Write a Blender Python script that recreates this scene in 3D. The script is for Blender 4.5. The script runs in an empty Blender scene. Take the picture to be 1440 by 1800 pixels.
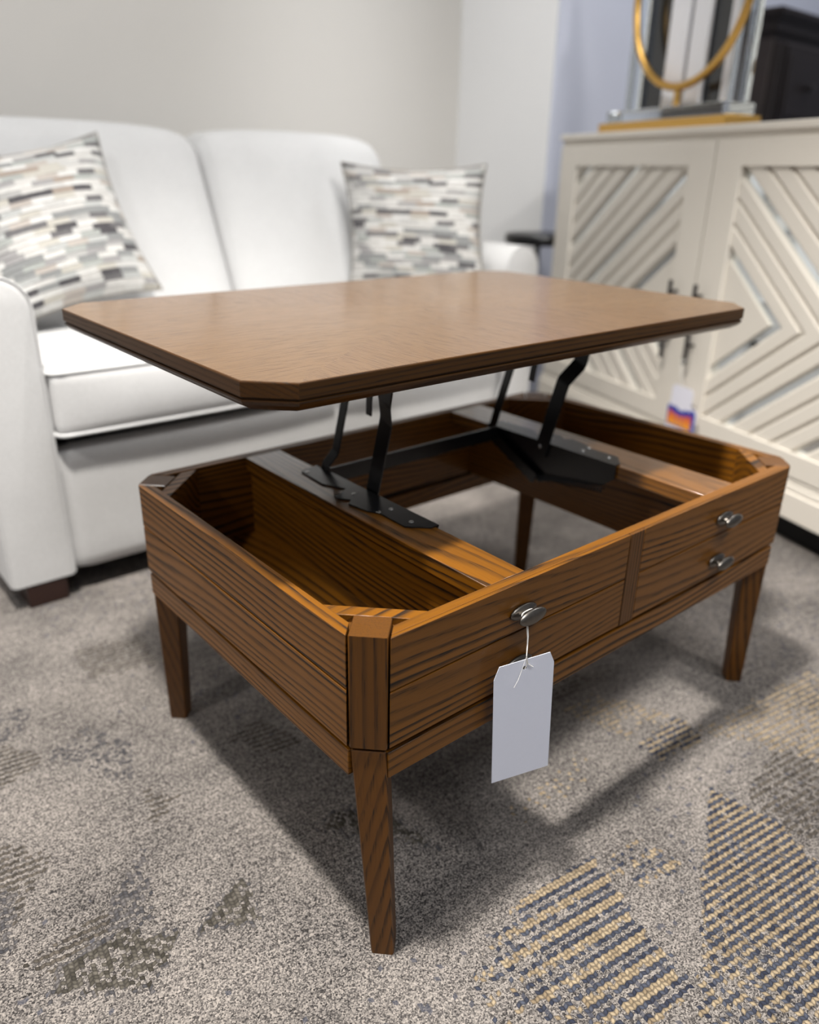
import bpy, bmesh, math, random
from mathutils import Vector, Matrix
random.seed(7)
sc = bpy.context.scene
COL = sc.collection
PI = math.pi

# ------------------------------------------------------------------ mesh helpers
class MB:
    def __init__(self): self.v=[]; self.f=[]; self.m=[]
    def add(self, vs, fs, mi=0):
        o=len(self.v); self.v += [tuple(p) for p in vs]
        for k,f in enumerate(fs):
            self.f.append([i+o for i in f]); self.m.append(mi[k] if isinstance(mi,(list,tuple)) else mi)
        return self
    def box(self, x0,x1,y0,y1,z0,z1, mi=0):
        vs=[(x,y,z) for z in (z0,z1) for y in (y0,y1) for x in (x0,x1)]
        return self.add(vs,[(0,2,3,1),(4,5,7,6),(0,1,5,4),(1,3,7,5),(3,2,6,7),(2,0,4,6)],mi)
    def prism(self, pts, vec, mi=0):
        """closed polygon pts (3D) swept by vec"""
        n=len(pts); a=[Vector(p) for p in pts]; v=Vector(vec); b=[p+v for p in a]
        fs=[list(range(n))[::-1], [n+i for i in range(n)]]+[(i,(i+1)%n,n+(i+1)%n,n+i) for i in range(n)]
        return self.add(a+b,fs,mi)
    def loft(self, rings, cap0=True, cap1=True, closed=True, mi=0):
        n=len(rings[0]); vs=[p for r in rings for p in r]; fs=[]
        for k in range(len(rings)-1):
            for i in range(n if closed else n-1):
                j=(i+1)%n; fs.append((k*n+i,k*n+j,(k+1)*n+j,(k+1)*n+i))
        if cap0: fs.append(list(range(n))[::-1])
        if cap1: fs.append([(len(rings)-1)*n+i for i in range(n)])
        return self.add(vs,fs,mi)
    def tube(self, path, r, n=10, closed=False, mi=0):
        P=[Vector(p) for p in path]; rings=[]; N=len(P); up=None
        for i in range(N):
            if closed: t=P[(i+1)%N]-P[i-1]
            else: t=P[min(i+1,N-1)]-P[max(i-1,0)]
            t.normalize()
            if up is None:
                up=Vector((0,0,1)) if abs(t.z)<.9 else Vector((1,0,0))
            a=t.cross(up)
            if a.length<1e-5: a=t.cross(Vector((.3,.7,.2)))
            a.normalize(); b=a.cross(t).normalized(); up=b
            rr=r[i] if isinstance(r,(list,tuple)) else r
            rings.append([P[i]+a*(rr*math.cos(2*PI*k/n))+b*(rr*math.sin(2*PI*k/n)) for k in range(n)])
        if closed: rings.append(rings[0])
        return self.loft(rings,not closed,not closed,True,mi)
    def lathe(self, prof, o, ax, e1, e2, n=24, mi=0):
        """prof: list of (radius, height) about axis ax through o; e1,e2 radial vectors (may be scaled for ovals)"""
        o=Vector(o);ax=Vector(ax);e1=Vector(e1);e2=Vector(e2)
        rings=[[o+ax*h+e1*(r*math.cos(2*PI*k/n))+e2*(r*math.sin(2*PI*k/n)) for k in range(n)] for r,h in prof]
        return self.loft(rings,True,True,True,mi)
    def rbox(self, x0,x1,y0,y1,z0,z1, r, n=10, bulge=(0,0,0), fn=None, mi=0):
        """rounded, softly bulging box"""
        bm=bmesh.new(); bmesh.ops.create_cube(bm,size=2)
        bmesh.ops.subdivide_edges(bm,edges=bm.edges[:],cuts=n,use_grid_fill=True)
        c=Vector(((x0+x1)/2,(y0+y1)/2,(z0+z1)/2)); h=Vector(((x1-x0)/2,(y1-y0)/2,(z1-z0)/2))
        vs=[]
        for v in bm.verts:
            q=v.co.copy()
            # denser sampling towards the edges
            u=Vector([math.sin(q[k]*PI/2) for k in range(3)])
            p=Vector([u[k]*h[k] for k in range(3)])
            inn=Vector([max(-(h[k]-r),min(h[k]-r,p[k])) for k in range(3)])
            d=p-inn
            if d.length>1e-9: p=inn+d.normalized()*r
            for k in range(3):
                if bulge[k]:
                    a,b=(k+1)%3,(k+2)%3
                    p[k]+=math.copysign(bulge[k],u[k])*abs(u[k])**2*(1-u[a]**2)*(1-u[b]**2)
            p+=c
            if fn: p=Vector(fn(p,u))
            vs.append(p)
        bm.verts.index_update()
        fs=[[v.index for v in f.verts] for f in bm.faces]; bm.free()
        return self.add(vs,fs,mi)
    def build(self, name, mats, parent=None, bevel=0, seg=2, smooth=35, uv=None):
        me=bpy.data.meshes.new(name)
        off=Vector((0,0,0)); p=parent
        while p is not None: off+=p.location; p=p.parent
        me.from_pydata([Vector(v)-off for v in self.v],[],self.f)
        mats=mats if isinstance(mats,(list,tuple)) else [mats]
        for m in mats: me.materials.append(m)
        for pl,mi in zip(me.polygons,self.m): pl.material_index=mi
        bm=bmesh.new(); bm.from_mesh(me); bmesh.ops.recalc_face_normals(bm,faces=bm.faces[:]); bm.to_mesh(me); bm.free()
        if uv:
            L=me.uv_layers.new(name='UVMap')
            for l in me.loops: L.data[l.index].uv=uv[l.vertex_index]
        if smooth:
            for pl in me.polygons: pl.use_smooth=True
            me.set_sharp_from_angle(angle=math.radians(smooth))
        o=bpy.data.objects.new(name,me); COL.objects.link(o)
        if parent: o.parent=parent
        if bevel:
            b=o.modifiers.new('edge','BEVEL'); b.width=bevel; b.segments=seg; b.limit_method='ANGLE'; b.angle_limit=math.radians(40)
            b.harden_normals=False
        return o

def tag(o,label=None,cat=None,group=None,kind=None):
    if label: o['label']=label
    if cat: o['category']=cat
    if group: o['group']=group
    if kind: o['kind']=kind
    return o
def empty(name,loc,label,cat,group=None):
    o=bpy.data.objects.new(name,None); COL.objects.link(o); o.location=loc; o.empty_display_size=.05
    return tag(o,label,cat,group)

# ------------------------------------------------------------------ material helpers
def lin(c):
    return tuple((x/255/12.92 if x/255<=.04045 else ((x/255+.055)/1.055)**2.4) for x in c)+(1,)
class NT:
    def __init__(self,name):
        self.mat=bpy.data.materials.new(name); self.mat.use_nodes=True
        self.t=self.mat.node_tree; self.t.nodes.clear()
        self.out=self.n('ShaderNodeOutputMaterial'); self.p=self.n('ShaderNodeBsdfPrincipled')
        self.l(self.p.outputs[0],self.out.inputs[0])
    def n(self,t,**k):
        x=self.t.nodes.new(t)
        for a,b in k.items(): setattr(x,a,b)
        return x
    def l(self,a,b): self.t.links.new(a,b)
    def setin(self,i,v):
        if isinstance(v,bpy.types.NodeSocket): self.l(v,i)
        elif v is not None: i.default_value=v
    def math(self,op,a,b=None,c=None,clamp=False):
        x=self.n('ShaderNodeMath',operation=op); x.use_clamp=clamp
        for i,v in enumerate((a,b,c)):
            if v is not None: self.setin(x.inputs[i],v)
        return x.outputs[0]
    def sep(self,v):
        x=self.n('ShaderNodeSeparateXYZ'); self.l(v,x.inputs[0]); return x.outputs
    def comb(self,a,b,c):
        x=self.n('ShaderNodeCombineXYZ')
        for i,v in enumerate((a,b,c)): self.setin(x.inputs[i],v)
        return x.outputs[0]
    def noise(self,vec,scale,detail=2,rough=.5,dim='3D'):
        x=self.n('ShaderNodeTexNoise',noise_dimensions=dim)
        if vec is not None: self.l(vec,x.inputs['Vector'])
        x.inputs['Scale'].default_value=scale; x.inputs['Detail'].default_value=detail; x.inputs['Roughness'].default_value=rough
        return x.outputs[0]
    def white(self,vec,dim='2D'):
        x=self.n('ShaderNodeTexWhiteNoise',noise_dimensions=dim); self.l(vec,x.inputs['Vector']); return x.outputs
    def ramp(self,f,stops,interp='LINEAR'):
        x=self.n('ShaderNodeValToRGB'); r=x.color_ramp; r.interpolation=interp
        while len(r.elements)>1: r.elements.remove(r.elements[-1])
        r.elements[0].position=stops[0][0]; r.elements[0].color=stops[0][1]
        for p_,c_ in stops[1:]:
            e=r.elements.new(p_); e.color=c_
        self.l(f,x.inputs[0]); return x.outputs[0]
    def mix(self,f,a,b,blend='MIX'):
        x=self.n('ShaderNodeMix',data_type='RGBA',blend_type=blend)
        self.setin(x.inputs[0],f); self.setin(x.inputs[6],a); self.setin(x.inputs[7],b); return x.outputs[2]
    def smooth(self,v,a,b):
        x=self.n('ShaderNodeMapRange',interpolation_type='SMOOTHSTEP'); self.l(v,x.inputs[0])
        x.inputs[1].default_value=a; x.inputs[2].default_value=b; return x.outputs[0]
    def bump(self,h,strength,dist):
        x=self.n('ShaderNodeBump'); self.l(h,x.inputs['Height']); x.inputs['Strength'].default_value=strength; x.inputs['Distance'].default_value=dist
        self.l(x.outputs[0],self.p.inputs['Normal'])
    def set(self,**k):
        for a,b in k.items():
            self.setin(self.p.inputs[a.replace('_',' ')],b)
        return self.mat
    def obj(self): return self.n('ShaderNodeTexCoord').outputs['Object']
    def attr(self,name): return self.n('ShaderNodeAttribute',attribute_name=name).outputs['Fac']

def simple(name,rgb,rough=.5,metal=0,noise=0,nscale=40,spec=.5,**k):
    t=NT(name)
    base=lin(rgb)
    if noise:
        f=t.noise(t.obj(),nscale,3)
        a=tuple(max(0,c*(1-noise)) for c in base[:3])+(1,); b=tuple(min(1,c*(1+noise)) for c in base[:3])+(1,)
        col=t.mix(f,a,b); t.set(Base_Color=col)
    else: t.set(Base_Color=base)
    t.set(Roughness=rough,Metallic=metal); t.p.inputs['Specular IOR Level'].default_value=spec
    for a,b in k.items(): t.set(**{a:b})
    return t.mat

def wood(name,axis,light,dark,F=85,amp=4.5,ringw=.75,rough=.4,warp=(1.3,7,7),off=0.0,coat=.1,pore=.45):
    t=NT(name); x,y,z=t.sep(t.obj())
    a,b,c={'x':(x,y,z),'y':(y,x,z),'z':(z,x,y)}[axis]
    rnd=t.n('ShaderNodeObjectInfo').outputs['Random']
    a=t.math('ADD',a,t.math('MULTIPLY_ADD',rnd,7.3,off))
    b2=t.math('ADD',b,off*.31)
    vec=t.comb(t.math('MULTIPLY',a,warp[0]),t.math('MULTIPLY',b2,warp[1]),t.math('MULTIPLY',c,warp[2]))
    n1=t.noise(vec,1.0,1.5,.45)
    n2=t.noise(t.comb(t.math('MULTIPLY',a,4),t.math('MULTIPLY',b2,60),t.math('MULTIPLY',c,60)),1.0,2)
    val=t.math('ADD',t.math('MULTIPLY',t.math('ADD',c,t.math('MULTIPLY',b2,.6)),F),t.math('MULTIPLY',n1,amp*2))
    val=t.math('ADD',val,t.math('MULTIPLY',n2,.55))
    s=t.math('FRACT',val)
    ring=t.math('MULTIPLY',t.smooth(s,.35,.86),t.math('SUBTRACT',1.0,t.smooth(s,.86,1.0)))
    # open pores : short dark dashes along the grain, crowding in the early wood
    pv=t.noise(t.comb(t.math('MULTIPLY',a,28),t.math('MULTIPLY',b2,650),t.math('MULTIPLY',c,650)),1.0,1,.5)
    pores=t.smooth(pv,.53,.68)
    pores=t.math('MULTIPLY',pores,t.math('MULTIPLY_ADD',ring,.75,.3))
    patch=t.smooth(t.noise(t.comb(t.math('MULTIPLY',a,1.2),t.math('MULTIPLY',b2,28),t.math('MULTIPLY',c,28)),1.0,2),.32,.68)
    k=t.math('ADD',t.math('MULTIPLY',t.math('MULTIPLY',ring,ringw),t.math('MULTIPLY_ADD',patch,.75,.3)),t.math('MULTIPLY',pores,pore),clamp=True)
    mid=tuple((lin(light)[i]*.8+lin(dark)[i]*.2) for i in range(3))+(1,)
    base=t.mix(patch,mid,lin(light))
    col=t.mix(k,base,lin(dark))
    t.set(Base_Color=col,Roughness=t.math('MULTIPLY_ADD',k,.2,rough))
    t.p.inputs['Coat Weight'].default_value=coat; t.p.inputs['Coat Roughness'].default_value=.13; t.p.inputs['Specular IOR Level'].default_value=.3
    t.bump(t.math('SUBTRACT',1.0,k),.22,.0006)
    return t.mat

OAK_L=(124,77,15); OAK_D=(24,13,4)
M={}
M['wx']=wood('oak_along_x','x',OAK_L,OAK_D,F=84,amp=5.2,coat=.15,ringw=1.0)
M['wy']=wood('oak_along_y','y',OAK_L,OAK_D,F=84,amp=5.2,off=3.7,coat=.15,ringw=1.0)
M['rail']=wood('oak_polished_rail','y',OAK_L,OAK_D,F=84,amp=5.2,off=8.7,coat=1.0,ringw=.8)
M['wz']=wood('oak_upright','z',(100,61,15),OAK_D,F=290,amp=2,off=1.3)
M['topx']=wood('oak_veneer_x','x',(114,82,43),(52,34,16),F=350,amp=8,ringw=.8,rough=.34,off=.9,warp=(1.0,6,6),coat=.7,pore=.95)
M['topy']=wood('oak_veneer_y','y',(111,79,41),(50,32,15),F=430,amp=5,ringw=.8,rough=.34,off=5.1,warp=(.8,5,5),coat=.7,pore=.95)
M['ex']=wood('oak_edge_x','x',(74,47,15),(28,16,6),F=160,amp=2,ringw=.5,off=2.2)
M['ey']=wood('oak_edge_y','y',(70,43,14),(28,16,6),F=160,amp=2,ringw=.5,off=6.2)
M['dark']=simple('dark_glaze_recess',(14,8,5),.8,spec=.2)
M['steel']=simple('black_painted_steel',(13,14,17),.26,0,spec=.5,noise=.15,nscale=200)
M['rivet']=simple('bright_rivet',(190,190,190),.25,1)
M['pewter']=simple('brushed_pewter',(112,108,103),.36,1,noise=.25,nscale=150)
M['paper']=simple('white_card',(232,236,250),.75,noise=.015,nscale=300)
M['string']=simple('white_string',(225,223,218),.9)

# upholstery
def fabric(name,rgb,var=.05):
    t=NT(name); o=t.obj()
    x,y,z=t.sep(o)
    w=t.noise(t.comb(t.math('MULTIPLY',x,420),t.math('MULTIPLY',y,160),t.math('MULTIPLY',z,420)),1.0,1)
    w2=t.noise(t.comb(t.math('MULTIPLY',x,160),t.math('MULTIPLY',y,420),t.math('MULTIPLY',z,900)),1.0,1)
    w3=t.noise(o,9,2)
    f=t.math('ADD',t.math('MULTIPLY',t.math('ADD',w,w2),.4),t.math('MULTIPLY',w3,.2))
    b=lin(rgb)
    col=t.mix(t.smooth(f,.35,.65),tuple(c*(1-var*1.6) for c in b[:3])+(1,),tuple(min(1,c*(1+var)) for c in b[:3])+(1,))
    t.set(Base_Color=col,Roughness=.95); t.p.inputs['Specular IOR Level'].default_value=.2
    t.p.inputs['Sheen Weight'].default_value=.15
    t.bump(f,.3,.0012)
    return t.mat
M['linen']=fabric('white_linen_upholstery',(200,200,200))
M['foot']=simple('dark_brown_stained_foot',(44,24,18),.4,noise=.2,nscale=30)
M['under']=simple('black_dust_cover',(12,12,12),.95)

def pillow_mat():
    t=NT('woven_brick_pattern_fabric')
    uv=t.n('ShaderNodeTexCoord').outputs['UV']; x,y,z=t.sep(uv)
    # gentle waviness of the rows
    y2=t.math('ADD',y,t.math('MULTIPLY',t.math('SUBTRACT',t.noise(uv,3.0,1),.5),.02))
    r=t.math('MULTIPLY',y2,30.0); row=t.math('FLOOR',r); fy=t.math('FRACT',r)
    h=t.white(t.comb(row,3.7,0))[0]
    c=t.math('ADD',t.math('MULTIPLY',x,8.0),t.math('MULTIPLY',h,9.0)); cell=t.math('FLOOR',c); fx=t.math('FRACT',c)
    v=t.white(t.comb(cell,row,0))[0]
    W=[(236,235,231),(222,221,218),(196,195,193),(238,236,232),(176,174,174),(214,210,200),(228,226,222),(158,160,160),(205,196,188),(120,118,120),(240,239,236),(188,192,188),(86,84,88),(230,228,224),(204,206,204),(178,164,152)]
    col=t.ramp(v,[(i/len(W),lin(w)) for i,w in enumerate(W)],'CONSTANT')
    col=t.mix(1.0,col,(.80,.80,.80,1),'MULTIPLY')
    # woven yarn along each block, shadow painted along the bottom edge of each row
    th=t.noise(t.comb(t.math('MULTIPLY',x,40),t.math('MULTIPLY',y2,160),0),1.0,1)
    col=t.mix(t.math('MULTIPLY',t.smooth(th,.45,.75),.35),col,lin((150,148,146)))
    v2=t.white(t.comb(row,cell,0))[0]
    row_shade=t.math('MULTIPLY',t.math('SUBTRACT',1.0,t.smooth(fy,.04,.2)),t.math('MULTIPLY_ADD',v2,.75,.1))
    col=t.mix(row_shade,col,lin((88,86,88)))
    t.set(Base_Color=col,Roughness=.95); t.p.inputs['Specular IOR Level'].default_value=.15
    hgt=t.math('SUBTRACT',1.0,t.math('POWER',t.math('ABSOLUTE',t.math('MULTIPLY_ADD',fy,2,-1.0)),3.0))
    t.bump(t.math('ADD',hgt,th),.5,.004)
    return t.mat
M['pillow']=pillow_mat()
M['pillow_back']=simple('dark_piped_edge_fabric',(150,146,140),.95,noise=.3,nscale=80)

def paint(name,rgb,rough=.85,n=.02):
    t=NT(name); b=lin(rgb)
    f=t.noise(t.obj(),2.2,3); g=t.noise(t.obj(),350,1)
    col=t.mix(f,tuple(c*(1-n) for c in b[:3])+(1,),tuple(min(1,c*(1+n)) for c in b[:3])+(1,))
    t.set(Base_Color=col,Roughness=rough); t.p.inputs['Specular IOR Level'].default_value=.25
    t.bump(g,.08,.0008); return t.mat
M['beige']=paint('beige_wall_paint',(206,203,198))
M['white']=paint('white_wall_paint',(232,232,232))
M['bluewall']=paint('cool_grey_wall_paint',(196,199,212))
M['ceil']=paint('white_ceiling_tile',(225,225,222),.95)
M['cream']=paint('cream_painted_wood',(218,212,202),.5,.03)
M['toe']=simple('black_toe_kick',(10,10,11),.8)
M['mirror']=simple('mirror_glass',(225,230,232),.04,1)
M['bronze']=simple('dark_bronze_handle',(48,44,44),.4,.6)
M['gold']=simple('brushed_gold',(208,166,92),.36,1,noise=.08,nscale=120)
M['pale_band']=simple('pale_reflection_acrylic',(232,232,236),.3,noise=.03,nscale=30)
M['dark_band']=simple('dark_reflection_glass',(30,34,38),.08,spec=.6)
t=NT('clear_acrylic'); t.set(Base_Color=(.96,1,.985,1),Roughness=.03); t.p.inputs['Transmission Weight'].default_value=1; t.p.inputs['IOR'].default_value=1.35; M['acrylic']=t.mat
M['espresso']=simple('espresso_stained_wood',(31,25,24),.5,spec=.25,noise=.25,nscale=18)
M['espresso_side']=simple('espresso_side_panel',(34,22,17),.45,noise=.25,nscale=18)
M['blacktop']=simple('black_lacquer',(14,14,15),.3)
M['tagblue']=simple('blue_tag_print',(38,60,160),.5)
M['tagwhite']=simple('white_tag_print',(224,224,236),.5,noise=.03,nscale=200)
t=NT('red_to_orange_lettering'); gx=t.sep(t.n('ShaderNodeTexCoord').outputs['Generated'])[2]
t.set(Base_Color=t.ramp(gx,[(0,lin((240,170,40))),(.45,lin((232,130,40))),(.9,lin((190,60,70)))]),Roughness=.5); M['tagletter']=t.mat

# ------------------------------------------------------------------ camera
CAM=Vector((-0.4009,-0.5360,0.8848)); yaw,pitch,roll,fpx=.7051,.4069,.0207,1382.27
fw=Vector((math.sin(yaw)*math.cos(pitch),math.cos(yaw)*math.cos(pitch),-math.sin(pitch)))
rt=fw.cross(Vector((0,0,1))).normalized(); up=rt.cross(fw)
r2=rt*math.cos(roll)+up*math.sin(roll); u2=-rt*math.sin(roll)+up*math.cos(roll)
cd=bpy.data.cameras.new('camera'); cam=bpy.data.objects.new('camera',cd); COL.objects.link(cam)
cam.matrix_world=Matrix(((r2.x,u2.x,-fw.x,CAM.x),(r2.y,u2.y,-fw.y,CAM.y),(r2.z,u2.z,-fw.z,CAM.z),(0,0,0,1)))
cd.sensor_fit='HORIZONTAL'; cd.sensor_width=36; cd.lens=36*fpx/1440; cd.clip_start=.02
cd.dof.use_dof=True; cd.dof.focus_distance=.92; cd.dof.aperture_fstop=2.7; cd.dof.aperture_blades=0
sc.camera=cam

# ------------------------------------------------------------------ room
def inside(px,py,poly):
    c=False;n=len(poly);j=n-1
    for i in range(n):
        xi,yi=poly[i];xj,yj=poly[j]
        if (yi>py)!=(yj>py) and px<(xj-xi)*(py-yi)/(yj-yi)+xi: c=not c
        j=i
    return c
PATCH={ # carpet weave patches, floor metres
 'solid':[ # dense blue-grey / olive triangles (value, polygon)
   (.75,[(-.13,.36),(-.177,.21),(-.225,.225),(-.215,.27)]),
   (.95,[(-.292,.223),(-.21,.221),(-.157,.178),(-.217,.125),(-.314,.186)]),
   (.95,[(-.15,.165),(-.051,.209),(-.07,.125)]),
   (.55,[(-.189,.616),(-.111,.655),(-.065,.571),(-.097,.467),(-.129,.501)]),
   (.9,[(.063,.212),(.124,.227),(.174,.165),(.19,.055),(.165,.09),(.102,.167)]),
   (.6,[(-.42,.36),(-.36,.42),(-.31,.36),(-.34,.25)]),
   (.7,[(-.30,.70),(-.24,.80),(-.17,.76),(-.2,.69)]),
   (.6,[(.25,.62),(.38,.55),(.33,.42),(.22,.5)]),
 ],
 'dark_alt':[
   (1,[(-.095,.45),(-.06,.40),(-.117,.36)]),
   (1,[(-.215,.27),(-.177,.235),(-.30,.20),(-.325,.25)]),
   (1,[(-.242,.70),(-.185,.612),(-.275,.58)]),
   (1,[(.062,.475),(.133,.485),(.16,.386),(.105,.385)]),
   (.8,[(.622,-.155),(.86,-.11),(.90,-.24),(.614,-.285)]),
   (.9,[(-.295,.473),(-.25,.40),(-.33,.30),(-.40,.42)]),
   (.7,[(.50,.30),(.62,.32),(.70,.2),(.55,.19)]),
   (.9,[(-.05,.90),(.08,.88),(.06,.75),(-.06,.79)]),
 ],
 'alt':[ # blue and tan rows alternating
   (1,[(.605,-.105),(.612,-.221),(.58,-.292),(.36,-.42),(.2,-.42),(.246,-.305),(.40,-.215)]),
   (.8,[(.60,.03),(.72,.02),(.70,-.04),(.60,-.02)]),
 ],
 'pair':[ # two blue rows, two tan rows
   (1,[(.20,-.065),(.345,-.072),(.302,-.189),(.282,-.275),(.16,-.27),(.06,-.16),(.08,-.10)]),
   (.5,[(.34,-.10),(.42,-.09),(.44,-.17),(.36,-.15)]),
 ],
 'tan_alt':[
   (.5,[(.56,.16),(.66,.17),(.72,.03),(.60,.05)]),
   (.8,[(.72,-.02),(1.05,-.06),(.98,-.20),(.80,-.19)]),
   (.25,[(.30,.06),(.5,.08),(.52,.03),(.32,.02)]),
 ],
}
# the left part of every striped field fades out
def patch_value(kind,x,y):
    best=0
    for v,poly in PATCH[kind]:
        if inside(x,y,poly):
            if kind in('alt','pair') and v==1:
                x0=min(p[0] for p in poly); x1=max(p[0] for p in poly)
                v=min(1,.12+1.5*(x-x0)/(x1-x0))
            best=max(best,v)
    return best
def axis_vals(a,b,fa,fb,step):
    vals=[a+(fa-a)*k/6 for k in range(6)]; n=int(round((fb-fa)/step)); vals+=[fa+k*step for k in range(n+1)]
    vals+=[fb+(b-fb)*k/6 for k in range(1,7)]; return vals
xs=axis_vals(-4.0,5.0,-.55,1.15,.01); ys=axis_vals(-3.5,3.4,-.50,.95,.01)
nx,ny=len(xs),len(ys)
mb=MB(); mb.add([(x,y,0) for y in ys for x in xs],[(j*nx+i,j*nx+i+1,(j+1)*nx+i+1,(j+1)*nx+i) for j in range(ny-1) for i in range(nx-1)])

def carpet():
    t=NT('patterned_loop_carpet'); o=t.obj(); x,y,z=t.sep(o)
    th=math.radians(-8.5)
    # slight wobble so rows are not ruler straight
    u=t.math('ADD',t.math('MULTIPLY',x,math.cos(th)),t.math('MULTIPLY',y,math.sin(th)))
    v=t.math('ADD',t.math('MULTIPLY',x,-math.sin(th)),t.math('MULTIPLY',y,math.cos(th)))
    pitch=.0058
    uj=t.math('DIVIDE',u,pitch); 
    zig=t.math('MULTIPLY',t.math('SUBTRACT',t.math('PINGPONG',uj,1.0),.5),.4)
    vj=t.math('ADD',t.math('DIVIDE',v,pitch),zig)
    row=t.math('FLOOR',vj); st=t.math('FLOOR',uj)
    h=t.white(t.comb(st,row,0))[0]
    fx=t.math('SUBTRACT',t.math('FRACT',uj),.5); fy=t.math('SUBTRACT',t.math('FRACT',vj),.5)
    dist=t.math('SQRT',t.math('ADD',t.math('MULTIPLY',fx,fx),t.math('MULTIPLY',fy,fy)))
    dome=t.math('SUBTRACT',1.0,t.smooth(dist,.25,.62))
    m2=t.math('FLOORED_MODULO',row,2.0); m4=t.math('FLOORED_MODULO',row,5.0)
    even5=t.math('GREATER_THAN',t.math('ABSOLUTE',t.math('SUBTRACT',m4,1.0)),.5)
    even=t.math('LESS_THAN',m2,.5); lo=t.math('MULTIPLY',t.math('LESS_THAN',m4,2.5),even5)
    A=t.attr('alt');P=t.attr('pair');S=t.attr('solid');Dk=t.attr('dark_alt');T=t.attr('tan_alt')
    odd=t.math('SUBTRACT',1.0,even); hi=t.math('GREATER_THAN',m4,2.5)
    blue=t.math('MAXIMUM',t.math('MULTIPLY',A,even),t.math('MULTIPLY',P,lo))
    tan_=t.math('MAXIMUM',t.math('MAXIMUM',t.math('MULTIPLY',A,odd),t.math('MULTIPLY',P,hi)),t.math('MULTIPLY',T,even))
    dark=t.math('MAXIMUM',t.math('MULTIPLY',Dk,even),t.math('MULTIPLY',S,.68))
    isb=t.math('LESS_THAN',h,t.math('MULTIPLY',blue,.95)); ist=t.math('LESS_THAN',h,t.math('MULTIPLY',tan_,.95)); isd=t.math('LESS_THAN',h,dark)
    # fine base loops
    fine=t.n('ShaderNodeTexVoronoi',feature='F1'); t.l(t.comb(t.math('MULTIPLY',u,1.0),t.math('MULTIPLY',v,1.0),0),fine.inputs['Vector']); fine.inputs['Scale'].default_value=600
    fc=t.sep(fine.outputs['Color'])[0]
    big=t.noise(o,5.0,2); big2=t.noise(o,1.3,1)
    rows=t.noise(t.comb(t.math('MULTIPLY',u,9),t.math('MULTIPLY',v,330),0),1.0,1)
    tone=t.math('ADD',t.math('MULTIPLY',fc,.62),t.math('ADD',t.math('MULTIPLY',rows,.3),t.math('MULTIPLY',t.math('SUBTRACT',big,.5),.45)))
    base=t.ramp(tone,[(.14,lin((44,42,42))),(.36,lin((90,86,84))),(.62,lin((136,130,125))),(.85,lin((168,160,153)))])
    # stray blue flecks
    fl=t.math('MULTIPLY',t.math('LESS_THAN',h,t.math('MULTIPLY',t.smooth(big2,.45,.75),.10)),1.0)
    base=t.mix(t.math('MULTIPLY',fl,.75),base,lin((70,72,82)))
    hb=t.white(t.comb(row,st,0))[0]
    cb=t.mix(hb,lin((48,52,66)),lin((84,88,100))); ct=t.mix(hb,lin((136,120,98)),lin((174,157,131))); cdk=t.mix(hb,lin((64,60,55)),lin((104,97,89)))
    sb=t.mix(hb,lin((66,66,70)),lin((112,108,107)))
    olive=t.mix(hb,lin((60,57,51)),lin((106,101,93)))
    sb=t.mix(t.math('GREATER_THAN',S,.85),sb,olive)
    cdk=t.mix(t.math('GREATER_THAN',S,.02),cdk,sb)
    ground=lin((52,49,48))
    col=t.mix(isd,base,cdk); col=t.mix(ist,col,ct); col=t.mix(isb,col,cb)
    any_=t.math('MAXIMUM',t.math('MAXIMUM',isb,ist),isd)
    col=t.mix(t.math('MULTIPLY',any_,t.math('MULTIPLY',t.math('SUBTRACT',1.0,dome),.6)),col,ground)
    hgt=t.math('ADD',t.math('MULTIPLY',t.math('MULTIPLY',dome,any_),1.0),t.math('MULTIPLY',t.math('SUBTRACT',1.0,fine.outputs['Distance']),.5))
    t.set(Base_Color=col,Roughness=1.0); t.p.inputs['Specular IOR Level'].default_value=.1
    t.bump(hgt,.7,.003)
    return t.mat
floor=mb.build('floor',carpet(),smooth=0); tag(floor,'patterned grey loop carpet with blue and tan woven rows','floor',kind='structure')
for kind in PATCH:
    at=floor.data.attributes.new(kind,'FLOAT','POINT')
    vals=[0.0]*(nx*ny)
    for j,y in enumerate(ys):
        for i,x in enumerate(xs): vals[j*nx+i]=patch_value(kind,x,y)
    at.data.foreach_set('value',vals)

def struct(name,mb,mat,label,cat):
    o=mb.build(name,mat,smooth=0); return tag(o,label,cat,kind='structure')
struct('wall_back',MB().box(-4,2.2,2.25,2.37,0,3.0),M['beige'],'plain beige wall behind the white loveseat','wall')
struct('wall_side',MB().box(2.2,2.32,1.73,2.37,0,3.0),M['white'],'white painted return wall beside the beige wall','wall')
struct('wall_far',MB().box(2.201,5.0,1.722,1.85,0,3.0),M['bluewall'],'cool grey wall behind the cream cabinet','wall')
struct('wall_right',MB().box(5.0,5.12,-3.5,1.85,0,3.0),M['bluewall'],'grey wall at the far right','wall')
struct('ceiling',MB().box(-4,5.12,-3.5,2.82,3.0,3.1),M['ceil'],'white showroom ceiling','ceiling')

# ------------------------------------------------------------------ coffee table
L,D,C,H=.9253,.5995,.0326,.446
TH=.018; ZP=.3030; ZA0,ZA1=.2614,.2965; ZG=.378
tab=empty('coffee_table',(L/2,D/2,0),'brown oak lift-top coffee table with its top raised above open storage bins','coffee table')
R2=math.sqrt(2)
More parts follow.
